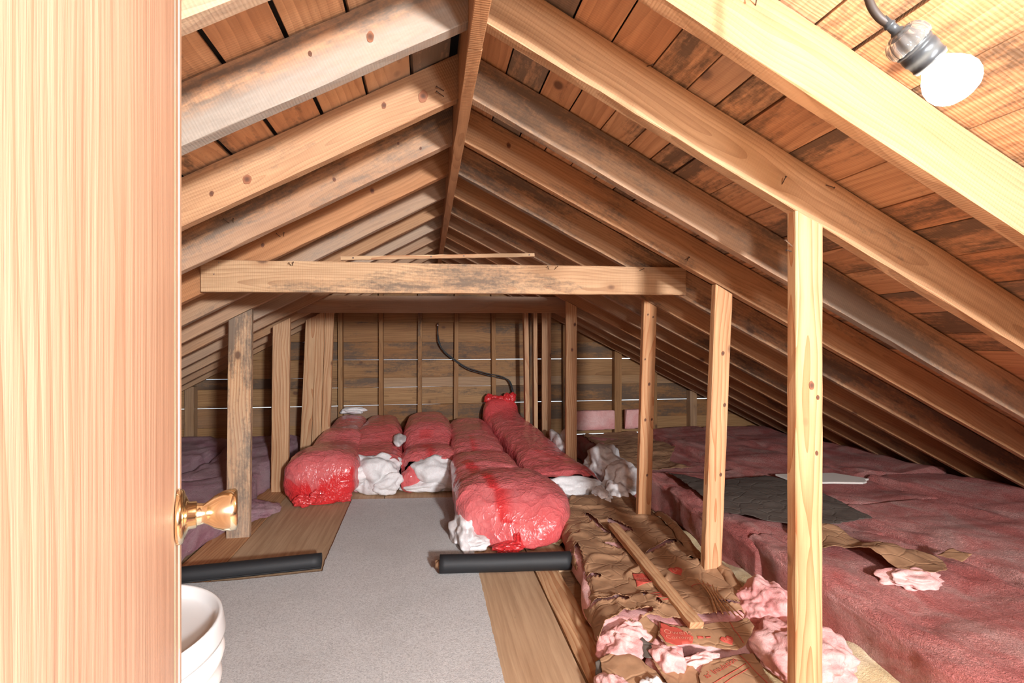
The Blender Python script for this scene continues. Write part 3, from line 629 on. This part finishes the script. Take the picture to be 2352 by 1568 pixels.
# ------------------------------------------------------------------ pink insulation batts, right and left
def batt_disp(seed, a=.02, b=.008):
    sd = Vector((seed*2.7, seed*4.1, seed*1.3))
    def f(p, t, v):
        q = p+sd
        return a*fr(Vector((q.x*1.1, q.y*.9, q.z*1.2)), 2.6, 3)+.6*a*noise.noise(Vector((q.x*.4, q.y*2.2, 0)))+b*fr(Vector((q.x*1.6, q.y*.55, q.z*3.2)), 8, 5)
    return f
def batt(lab, keys, seed, mat, group, nu=120, nv=110, e=.22, a=.035, b=.016):
    o = link('insulation_batt', tube('insulation_batt', keys, nu, nv, e, batt_disp(seed, a, b), .03, .03), M[mat], None, None, True)
    return tag(o, lab, 'insulation', group)
G = 'pink insulation batts on the right'
batt('nearest pink insulation batt at the lower right, its layered edge over yellow wool', [(2.05, .55, -.015, .38, .20), (2.03, 1.0, -.015, .385, .22), (2.05, 1.5, -.015, .40, .22), (2.05, 1.95, -.015, .40, .23), (2.04, 2.40, -.015, .39, .22)], 1, 'pink', G, 150, 150)
batt('second pink insulation batt in the row behind the nearest tall post, under the black paper', [(2.03, 2.26, -.015, .40, .215), (2.01, 2.7, -.015, .40, .235), (2.02, 3.1, -.015, .39, .24), (2.03, 3.62, -.015, .37, .24)], 2, 'pink', G, 120, 130)
batt('third pink insulation batt in the row, in shadow behind the slim knotty post', [(2.0, 3.60, -.015, .41, .20), (2.0, 4.2, -.015, .42, .20), (2.0, 4.8, -.015, .42, .22), (2.0, 5.42, -.015, .42, .2)], 3, 'pink', G, 90, 90)
batt('second row pink batt at the right edge, nearest the bulb', [(2.82, .7, -.015, .41, .25), (2.80, 1.4, -.015, .40, .26), (2.82, 2.0, -.015, .40, .25), (2.80, 2.66, -.015, .40, .26)], 4, 'pink', G, 130, 120)
batt('second row pink batt beyond, holding the white drywall scrap', [(2.80, 2.62, -.015, .40, .26), (2.80, 3.2, -.015, .41, .26), (2.80, 4.2, -.015, .40, .25), (2.8, 5.42, -.015, .40, .26)], 5, 'pink', G, 120, 100)
batt('third row pink batt tucked low under the nearer right rafters', [(3.55, 1.0, -.015, .39, .27), (3.56, 1.8, -.015, .385, .28), (3.54, 2.5, -.015, .38, .27), (3.55, 3.2, -.015, .385, .27)], 6, 'pink', G, 100, 90)
batt('third row pink batt tucked low under the farther right rafters', [(3.55, 3.2, -.015, .39, .26), (3.55, 4.0, -.015, .385, .25), (3.54, 4.7, -.015, .38, .25), (3.55, 5.42, -.015, .385, .25)], 7, 'pink', G, 80, 80)
batt('low pink batt in the eave corner where the right rafters land', [(4.12, 1.2, -.015, .2, .12), (4.12, 2.5, -.015, .2, .13), (4.12, 4.0, -.015, .2, .12), (4.12, 5.4, -.015, .2, .12)], 8, 'pink', G, 60, 50)
GL = 'mauve insulation batts on the left'
batt('mauve-pink batt along the left plywood edge, ragged side behind the brass knob', [(-1.62, 1.5, -.015, .27, .16), (-1.61, 2.2, -.015, .28, .19), (-1.60, 2.9, -.015, .285, .20), (-1.60, 3.36, -.015, .30, .21), (-1.57, 3.9, -.015, .33, .22), (-1.60, 4.10, -.015, .30, .20)], 11, 'pink_cool_lit', GL, 140, 120, .3)
batt('mauve-pink batt farther back at the left, between the wide posts and the gable', [(-1.60, 4.06, -.015, .27, .22), (-1.58, 4.5, -.015, .29, .24), (-1.56, 5.0, -.015, .30, .27), (-1.55, 5.42, -.015, .3, .30)], 12, 'pink_cool_lit', GL, 90, 90, .3)
batt('outer mauve batt under the left rafters, nearer the door', [(-2.3, 1.5, -.015, .38, .22), (-2.3, 2.4, -.015, .39, .24), (-2.3, 3.4, -.015, .39, .25)], 13, 'pink_cool_lit', GL, 90, 80, .3)
batt('outer mauve batt under the left rafters, beside the gable', [(-2.3, 3.38, -.015, .38, .25), (-2.3, 4.4, -.015, .39, .28), (-2.3, 5.42, -.015, .4, .30)], 14, 'pink_cool_lit', GL, 90, 80, .3)
batt('low mauve batt at the left eave where the rafters land', [(-2.93, 1.5, -.015, .22, .18), (-2.93, 3.4, -.015, .22, .18), (-2.93, 5.42, -.015, .22, .18)], 15, 'pink_cool_lit', GL, 60, 50, .3)
tag(link('insulation_tuft', blob('insulation_tuft', (-1.19, 3.74, .05), (.15, .17, .05), 5, .4, 3.5, 17, .003, .1), M['pink_cool_lit'], None, None, True), 'torn pink tuft poking onto the plywood right of the mouldy post', 'insulation')
# pink strips between the studs at the foot of the gable
for i, (x0, x1) in enumerate(((1.62, 2.10), (2.22, 2.56))):
    tag(link('insulation_strip', tube('insulation_strip', [(x0, 5.39, .24, .04, .22), ((x0+x1)/2, 5.39, .24, .045, .22), (x1, 5.39, .24, .04, .22)], 24, 30, .35, batt_disp(30+i, .015, .01), .06, .06), M['pinkfresh'], None, None, True),
        ('left' if i == 0 else 'right')+' one of two pink strips stuffed between the studs at the gable foot', 'insulation', 'pink strips at the gable')
# yellow wool
yl = link('insulation_batt', tube('insulation_batt', [(1.42, .95, -.018, .24, .055), (1.45, 1.4, -.018, .27, .06), (1.44, 1.9, -.018, .27, .055), (1.40, 2.45, -.018, .27, .05), (1.38, 3.0, -.018, .26, .03)], 110, 80, .4, batt_disp(40, .03, .014), .04, .05), M['yellow'], None, None, True)
tag(yl, 'cream yellow wool batt low in the bay at the foot of the nearest post', 'insulation')
tag(link('insulation_tuft', blob('insulation_tuft', (.80, 3.0, .04), (.055, .10, .045), 5, .45, 4, 42, .003, .12), M['yellow'], None, None, True), 'small pale yellow tuft between the biggest red bag and the brown paper batt', 'insulation')

# ------------------------------------------------------------------ sheets of paper lying on the batts
def sheet(name, outline, zf, mat, thick=.0015, amp=.006, n=34, ragged=.004, parent=None):
    """paper of the given outline draped on the height function zf"""
    P = [Vector((x, y, 0)) for x, y in outline]; xs = [p.x for p in P]; ysn = [p.y for p in P]
    bm = bmesh.new(); vs = []
    m = len(P)
    for i in range(m):
        a, b = P[i], P[(i+1) % m]; q = max(1, int((b-a).length/.018))
        for j in range(q):
            p = a.lerp(b, j/q)+Vector((random.uniform(-ragged, ragged), random.uniform(-ragged, ragged), 0)); vs.append(bm.verts.new(p))
    f = bm.faces.new(vs)
    if f.normal.z < 0: f.normal_flip()
    bmesh.ops.triangulate(bm, faces=[f])
    # cut by a grid so the sheet can drape
    x = min(xs)
    st = max((max(xs)-min(xs))/n, .012)
    while x < max(xs):
        bmesh.ops.bisect_plane(bm, geom=bm.verts[:]+bm.edges[:]+bm.faces[:], plane_co=(x, 0, 0), plane_no=(1, 0, 0)); x += st
    y = min(ysn)
    while y < max(ysn):
        bmesh.ops.bisect_plane(bm, geom=bm.verts[:]+bm.edges[:]+bm.faces[:], plane_co=(0, y, 0), plane_no=(0, 1, 0)); y += st
    for v in bm.verts: v.co.z = zf(v.co.x, v.co.y)+amp*fr(Vector((v.co.x, v.co.y, 3.3)), 7, 3)
    bmesh.ops.recalc_face_normals(bm, faces=bm.faces[:])
    me = bpy.data.meshes.new(name); bm.to_mesh(me); bm.free()
    o = link(name, me, M[mat], parent, None, True)
    md = o.modifiers.new('thickness', 'SOLIDIFY'); md.thickness = thick; md.offset = 0
    return o
tag(sheet('felt_paper', [(1.78, 3.50), (1.93, 3.16), (2.40, 3.24), (2.47, 3.0), (2.40, 2.36), (1.985, 2.30), (1.80, 2.42), (1.66, 2.64), (1.70, 2.9)], lambda x, y: .262+.02*math.sin((y-2.3)*3)+(0 if x > 1.75 else -.3*(1.75-x)), 'blackpaper', .002, .008),
    'dark grey felt paper sheet lying on pink batts behind the second right post', 'paper')
tag(sheet('paper_flap', [(1.80, 2.20), (1.93, 2.31), (2.066, 2.23), (2.075, 2.05), (2.22, 1.98), (2.29, 1.90), (2.26, 1.86), (2.15, 1.76), (2.03, 1.73), (1.97, 1.82), (1.96, 1.97), (1.86, 2.06), (1.78, 2.10)], lambda x, y: .255+.03*math.sin((x-1.8)*7)+.01*math.sin(y*20), 'kraft', .0016, .02),
    'torn brown kraft paper flap on the pink batt right of the nearest post', 'paper')
tag(sheet('paper_flap', [(2.27, 1.90), (2.345, 1.90), (2.365, 1.83), (2.29, 1.81)], lambda x, y: .27+.5*(x-2.27)*.6, 'kraft', .0016, .01), 'small upturned kraft paper scrap at the tip of the torn flap', 'paper')
tag(link('insulation_tuft', blob('insulation_tuft', (2.02, 1.80, .235), (.12, .08, .035), 5, .5, 3.2, 47, None, .06), M['pinkfresh'], None, None, True), 'pale pink tuft pulled up below the torn kraft flap', 'insulation')
tag(sheet('kraft_sheet', [(1.64, 3.70), (1.60, 4.4), (1.66, 5.2), (2.30, 5.3), (2.32, 4.4), (2.05, 4.0), (2.1, 3.72)], lambda x, y: .225+.01*math.sin(y*6), 'kraft', .002, .02), 'dim brown kraft facing on the shadowed batt before the gable', 'paper')
dr = link('drywall_scrap', None or mesh('drywall_scrap', *(lambda o: ([(x, y, .275+.0) for x, y in o]+[(x, y, .287) for x, y in o], [tuple(reversed(range(len(o)))), tuple(range(len(o), 2*len(o)))]+[(i, (i+1) % len(o), len(o)+(i+1) % len(o), len(o)+i) for i in range(len(o))]))([(2.45, 2.98), (2.70, 2.955), (2.80, 2.93), (2.88, 2.91), (2.93, 2.93), (2.955, 2.97), (3.0, 2.985), (2.985, 3.01), (2.88, 3.16), (2.45, 3.2)])), M['drywall'])
tag(dr, 'white broken drywall scrap lying on the pink batts behind the nearest post', 'drywall')

# ------------------------------------------------------------------ torn kraft-faced batt with printed logos
kl = [(1.0, 3.55), (.95, 3.35), (.86, 3.15), (.806, 2.956), (.766, 2.658), (.74, 2.338), (.681, 2.091), (.667, 1.951), (.64, 1.80)]
kr = [(1.46, 3.52), (1.48, 3.38), (1.49, 3.1), (1.46, 2.808), (1.407, 2.489), (1.398, 2.325), (1.406, 2.178), (1.366, 1.97), (1.29, 1.83)]
kb = empty('kraft_batt', (1.05, 2.6, 0)); tag(kb, 'torn brown kraft-faced insulation batt with red print lying along the plywood edge', 'insulation')
def kedge(L_, t):
    q = catmull([list(p) for p in L_], t); return Vector((q[0], q[1], 0))
def kz(t, v, x, y):
    z = .135+.012*math.sin(t*7+v*3)+.014*fr(Vector((x, y, .5)), 4.5, 3)
    cre = max(0, ridge_n(Vector((x+.3*y, y, 1.7)), 5)-.72)
    z += cre*.045
    z -= .07*max(0, (abs(v-.5)-.42)/.08)**2
    if t < .1: z -= (.1-t)*.6
    return z
body = [((a.x+b.x)/2, (a.y+b.y)/2, .0, (b-a).length/2-.012, .108) for a, b in [(kedge(kl, i/8), kedge(kr, i/8)) for i in range(9)]]
link('wool', tube('wool', body[::-1], 110, 90, .25, batt_disp(50, .012, .008), .04, .04), M['pinkfresh'], kb, None, True)
tears = [((.994, 3.042), (1.022, 2.832), .016), ((1.02, 2.83), (1.06, 2.62), .01), ((1.112, 2.942), (1.16, 2.752), .032), ((.985, 2.62), (1.045, 2.539), .036), ((1.135, 2.434), (1.25, 2.52), .018), ((1.25, 2.52), (1.344, 2.559), .022),
         ((.796, 2.601), (.722, 2.225), .013), ((.70, 2.04), (.83, 1.992), .016), ((.755, 2.27), (.80, 2.25), .012), ((1.298, 2.317), (1.302, 2.195), .005), ((1.045, 2.335), (1.028, 2.228), .010), ((.92, 2.028), (.916, 1.985), .008), ((.948, 1.954), (.949, 1.909), .006), ((.66, 1.82), (.87, 1.875), .035), ((1.19, 1.90), (1.30, 1.88), .012)]
def tear_d(x, y):
    best = 9
    for (ax_, ay), (bx2, by2), w in tears:
        dx, dy = bx2-ax_, by2-ay; q = max(0, min(1, ((x-ax_)*dx+(y-ay)*dy)/(dx*dx+dy*dy)))
        d = math.hypot(x-ax_-dx*q, y-ay-dy*q)-w*(.6+.8*abs(noise.noise(Vector((x*40, y*40, 0)))))*(1 if .08 < q < .92 else .6)
        best = min(best, d)
    return best
NU, NV = 230, 100; vs = []; fs = []; td = []
for i in range(NU+1):
    t = i/NU; a = kedge(kl, t); b = kedge(kr, t)
    for j in range(NV+1):
        v = j/NV; p = a.lerp(b, v*1.01-.005); p.x += .006*noise.noise(p*30); p.y += .006*noise.noise(p*31+Vector((5, 5, 5)))
        d = tear_d(p.x, p.y); td.append(d)
        z = kz(t, v, p.x, p.y)+.016*math.exp(-max(d, 0)/.012)
        vs.append((p.x, p.y, z))
for i in range(NU):
    for j in range(NV):
        q = (i*(NV+1)+j, i*(NV+1)+j+1, (i+1)*(NV+1)+j+1, (i+1)*(NV+1)+j)
        if i > NU-6-5*noise.noise(Vector((j*.15, 0, 2))): continue
        if min(td[k] for k in q) > 0: fs.append(tuple(reversed(q)))
me = mesh('facing', vs, fs)
fc = link('facing', me, M['kraft'], kb, None, True); md = fc.modifiers.new('thickness', 'SOLIDIFY'); md.thickness = .0016; md.offset = 0
# folded side flange on the right edge
fl_vs = []; fl_fs = []; q = 80
for i in range(q+1):
    t = .30+.62*i/q; a = kedge(kl, t); b = kedge(kr, t); o = (b-a).normalized()
    for j, (dx, dz) in enumerate(((-.055, .008), (-.03, .022), (-.008, .020), (.008, .0), (.012, -.04))):
        w = .006*noise.noise(Vector((i*.25, j, 4))); p = b+o*(dx+w); fl_vs.append((p.x, p.y, .135+dz+w+.014*math.sin(t*19)))
for i in range(q):
    for j in range(4): k = i*5+j; fl_fs.append((k, k+1, k+6, k+5))
fg = link('flange', mesh('flange', fl_vs, fl_fs), M['kraft'], kb, None, True); md = fg.modifiers.new('thickness', 'SOLIDIFY'); md.thickness = .0018
# print on the facing
def on_facing(x, y):
    # find t,v by search along y
    best = None
    for i in range(0, 101):
        t = i/100; a = kedge(kl, t); b = kedge(kr, t); n = Vector((a.y-b.y, b.x-a.x, 0)); d = abs((Vector((x, y, 0))-a).dot(n))
        if best is None or d < best[0]: v = (Vector((x, y, 0))-a).dot(b-a)/(b-a).length_squared; best = (d, t, v)
    return kz(best[1], best[2], x, y)+.004
def flat_print(name, pts, mat, par, zf, st=.01):
    o = sheet(name, pts, zf, mat, .0008, 0, 8, .0008, par); return o
def ring_print(name, c_, r0, r1, ang, mat, par, zf):
    vs = []; fs = []; n = 20
    for i in range(n+1):
        a = ang[0]+(ang[1]-ang[0])*i/n
        for r in (r0, r1): x = c_[0]+r*math.cos(a); y = c_[1]+r*math.sin(a); vs.append((x, y, zf(x, y)))
    for i in range(n): fs.append((2*i, 2*i+1, 2*i+3, 2*i+2))
    return link(name, mesh(name, vs, fs), M[mat], par)
def text_print(txt, org, xdir, size, mat, par, zf, name='lettering', lift=.001):
    cu = bpy.data.curves.new(name, 'FONT'); cu.body = txt; cu.size = size; cu.resolution_u = 3
    to = bpy.data.objects.new(name+'_src', cu); C.objects.link(to)
    dg = bpy.context.evaluated_depsgraph_get(); dg.update()
    me = bpy.data.meshes.new_from_object(to.evaluated_get(dg)); bpy.data.objects.remove(to)
    X = Vector((*xdir, 0)).normalized(); Y = Vector((-X.y, X.x, 0))
    for v in me.vertices:
        p = Vector((*org, 0))+X*v.co.x+Y*v.co.y; v.co = (p.x, p.y, zf(p.x, p.y)+lift)
    me.name = name; me.materials.clear(); me.update()
    return link(name, me, M[mat], par)
flat_print('red_panel', [(.957, 2.235), (1.045, 2.222), (1.0, 2.115), (.925, 2.105)], 'redprint', kb, on_facing)
text_print('OWENS', (.947, 2.17), (1, .0), .022, 'paleprint', kb, lambda x, y: on_facing(x, y)+.001); text_print('CORNING', (.938, 2.14), (1, .02), .017, 'paleprint', kb, lambda x, y: on_facing(x, y)+.001)
def heart(c_, r, xd, par, zf):
    X = Vector((*xd, 0)).normalized(); Y = Vector((-X.y, X.x, 0)); P = []
    for i in range(28):
        a = 2*PI*i/28; hx = 16*math.sin(a)**3/16; hy = (13*math.cos(a)-5*math.cos(2*a)-2*math.cos(3*a)-math.cos(4*a))/16
        p = Vector((*c_, 0))+X*hx*r+Y*hy*r; P.append((p.x, p.y))
    flat_print('heart_mark', P, 'redprint', par, zf)
    o = Vector((*c_, 0))-X*r*.5-Y*r*.22
    text_print('LA', (o.x, o.y), xd, r*.75, 'paleprint', par, lambda x, y: zf(x, y)+.001)
heart((1.16, 2.195), .036, (1, .15), kb, on_facing)
for i in range(5): ring_print('print_arc', (.975, 1.90), .13-.02*i, .137-.02*i, (.9, 2.0), 'redprint', kb, on_facing)
ring_print('print_arc', (1.20, 2.03), .045, .049, (.2, 2.9), 'redprint', kb, on_facing)

# wood strip lying on the batt
m = frame((1.10, 2.785, .172), (-.062, -1.03, -.006), (-1, 0, 0)); Zd = Vector((m[0][2], m[1][2], m[2][2]))
sk_ = link('wood_strip', plank_mesh('wood_strip', 1.04, .028, .055, 18, .002, .0015, .1, -.2, 0, 0, .01), M['post'], None, m, tone=.35, stain=.1)
tag(sk_, 'thin orange wood strip lying lengthwise on the torn brown batt', 'wood strip')
for i in range(5):
    w = wire('splinter', [(1.19+.012*i, 2.06-.02*i, .172), (1.165+.01*i, 1.92, .175), (1.12+.02*i, 1.80-.012*i, .168)], .0028, 5, 4)
    tag(link('splinter', w, M['post'], None, None, False, tone=.6, stain=.4), 'thin split wood splinter bundled with others beside the strip on the brown batt', 'splinter', 'splinters on the brown batt')

# ------------------------------------------------------------------ torn end pieces at the bottom of the frame
def zc(z0, ax_=0, ay=0, cx=0, cy=0, cv=0): return lambda x, y: z0+ax_*(x-cx)+ay*(y-cy)+cv*((x-cx)**2)
fA = sheet('paper_flap', [(.905, 1.845), (.99, 1.80), (1.10, 1.80), (1.20, 1.79), (1.255, 1.80), (1.245, 1.74), (1.165, 1.672), (1.13, 1.655), (1.10, 1.64), (1.05, 1.675), (.985, 1.70), (.937, 1.715), (.86, 1.70), (.86, 1.77)], zc(.118, .02, .10, 1.05, 1.72, .25), 'kraft', .0016, .012, 40, .003)
tag(fA, 'torn printed kraft flap with red logo panel at the near end of the brown batt', 'paper')
zA = lambda x, y: zc(.118, .02, .10, 1.05, 1.72, .25)(x, y)+.012*fr(Vector((x, y, 3.3)), 7, 3)+.003
flat_print('red_panel', [(.905, 1.835), (.955, 1.80), (.985, 1.735), (.965, 1.705), (.90, 1.705), (.868, 1.72), (.868, 1.77)], 'redprint', fA, zA)
text_print('Owens', (.885, 1.765), (1, -.18), .036, 'paleprint', fA, lambda x, y: zA(x, y)+.001); text_print('Corning', (.878, 1.737), (1, -.18), .029, 'paleprint', fA, lambda x, y: zA(x, y)+.001)
heart((1.10, 1.695), .026, (1, .1), fA, zA)
flat_print('print_line', [(1.168, 1.79), (1.171, 1.79), (1.150, 1.67), (1.147, 1.67)], 'redprint', fA, zA)
flat_print('print_bar', [(1.0, 1.735), (1.022, 1.732), (1.02, 1.722), (.998, 1.724)], 'redprint', fA, zA); flat_print('print_bar', [(1.03, 1.728), (1.05, 1.727), (1.048, 1.719), (1.028, 1.72)], 'redprint', fA, zA)
fB = sheet('paper_flap', [(.93, 1.60), (.985, 1.665), (1.06, 1.66), (1.12, 1.655), (1.175, 1.66), (1.165, 1.58), (1.13, 1.45), (.90, 1.45), (.90, 1.55)], zc(.075, .03, .08, 1.03, 1.55, .1), 'kraft', .0016, .008, 34, .004)
tag(fB, 'lowest kraft flap with red insulation lettering and ruled lines, beside fresh pink wool', 'paper')
zB = lambda x, y: zc(.075, .03, .08, 1.03, 1.55, .1)(x, y)+.008*fr(Vector((x, y, 3.3)), 7, 3)+.003
text_print("as' Insulation", (.945, 1.575), (1, .34), .031, 'redprint', fB, zB)
for d in (0, .018): flat_print('print_line', [(.95, 1.555-d), (1.115, 1.610-d), (1.115, 1.607-d), (.95, 1.552-d)], 'redprint', fB, zB)
flat_print('print_line', [(1.118, 1.65), (1.1215, 1.65), (1.135, 1.50), (1.131, 1.50)], 'redprint', fB, zB)
fC = sheet('paper_flap', [(.62, 1.735), (.70, 1.745), (.76, 1.72), (.80, 1.66), (.84, 1.58), (.80, 1.48), (.70, 1.50), (.66, 1.58), (.60, 1.66)], zc(.085, .02, .12, .68, 1.66, -1.6), 'kraft', .0016, .014, 34, .003)
tag(fC, 'curled kraft paper flap at the lowest left end of the brown batt', 'paper')
tag(sheet('paper_flap', [(.52, 1.60), (.575, 1.655), (.60, 1.735), (.625, 1.735), (.615, 1.67), (.62, 1.60), (.585, 1.56)], zc(.035, .25, .35, .56, 1.64), 'blackpaper', .0016, .01, 20, .003), 'black pointed paper scrap curling beside the plywood plank', 'paper')
fD = sheet('paper_flap', [(.80, 1.70), (.87, 1.72), (.93, 1.69), (.94, 1.62), (.90, 1.5), (.82, 1.5), (.80, 1.6)], zc(.07, -.05, .1, .87, 1.62, .9), 'kraft', .0016, .012, 24, .004); tag(fD, 'crumpled kraft scrap between the curled flap and the lettered flap', 'paper')
tag(sheet('paper_flap', [(.81, 1.875), (.87, 1.90), (.90, 1.84), (.86, 1.79), (.80, 1.80)], zc(.10, .2, .3, .85, 1.84), 'kraft', .0016, .01, 14, .003), 'small folded kraft scrap above the red logo panel', 'paper')
tag(sheet('paper_flap', [(.77, 1.775), (.81, 1.80), (.835, 1.76), (.82, 1.70), (.775, 1.71)], zc(.10, .1, .2, .8, 1.75), 'blackpaper', .0016, .014, 14, .003), 'small crumpled black paper scrap amid the pink wool left of the logo', 'paper')
for i, (c_, sz, lab, mt) in enumerate((((.72, 1.80, .065), (.075, .085, .06), 'pink wool tuft left of the black scrap at the torn batt end', 'pinkfresh'), ((.785, 1.845, .075), (.085, .05, .055), 'pink wool tuft just under the torn facing edge', 'pinkfresh'), ((.86, 1.70, .06), (.06, .08, .06), 'pink wool tuft directly left of the printed flap', 'pinkfresh'),
        ((.62, 1.60, .05), (.055, .07, .045), 'pink wool inside the curled kraft flap', 'pinkfresh'), ((.985, 1.672, .066), (.075, .026, .03), 'pale pink wool ridge under the red logo panel', 'pinkfresh'), ((.745, 1.55, .07), (.05, .06, .035), 'grey-white fuzzy tuft on the curled kraft flap', 'fluff'),
        ((1.41, 1.88, .10), (.14, .15, .11), 'upper lump of fresh pink wool beside the brown batt end', 'pinkfresh'), ((1.36, 1.62, .085), (.15, .17, .10), 'lower lump of fresh pink wool at the foot of the nearest post', 'pinkfresh'))):
    tag(link('insulation_tuft', blob('insulation_tuft', c_, sz, (6 if i > 5 else 5), (.3 if i > 5 else .45), 3.6, 90+i, .003, (.04 if i > 5 else .045)), M[mt], None, None, True), lab, 'insulation', 'wool tufts at the torn batt end')

# ------------------------------------------------------------------ antenna cable on the gable
cb = empty('cable', (.10, 5.42, 1.4)); tag(cb, 'black cable looping down the gable boards to the red bags', 'cable')
cp = [(.118, 5.435, 1.40), (.118, 5.425, 1.33), (.122, 5.425, 1.235), (.165, 5.425, 1.15), (.28, 5.425, 1.05), (.42, 5.425, .955), (.55, 5.425, .91), (.68, 5.425, .875), (.80, 5.425, .85), (.885, 5.425, .80), (.925, 5.425, .70), (.93, 5.42, .60)]
link('strand', wire('strand', cp, .006, 8, 5), M['cable'], cb, None, True)
link('strand', wire('strand', [(x+.012*(i > 1), y+.008, z-.022*(1 if 2 < i < 9 else 0)) for i, (x, y, z) in enumerate(cp)], .006, 8, 5), M['cable'], cb, None, True)
link('connector', mesh('connector', *lathe([(0, .006), (.002, .011), (.02, .011), (.022, .007), (.035, .007)], 14)), M['brightnail'], cb, frame((.118, 5.432, 1.395), (0, 0, 1), (0, 1, 0)), True)
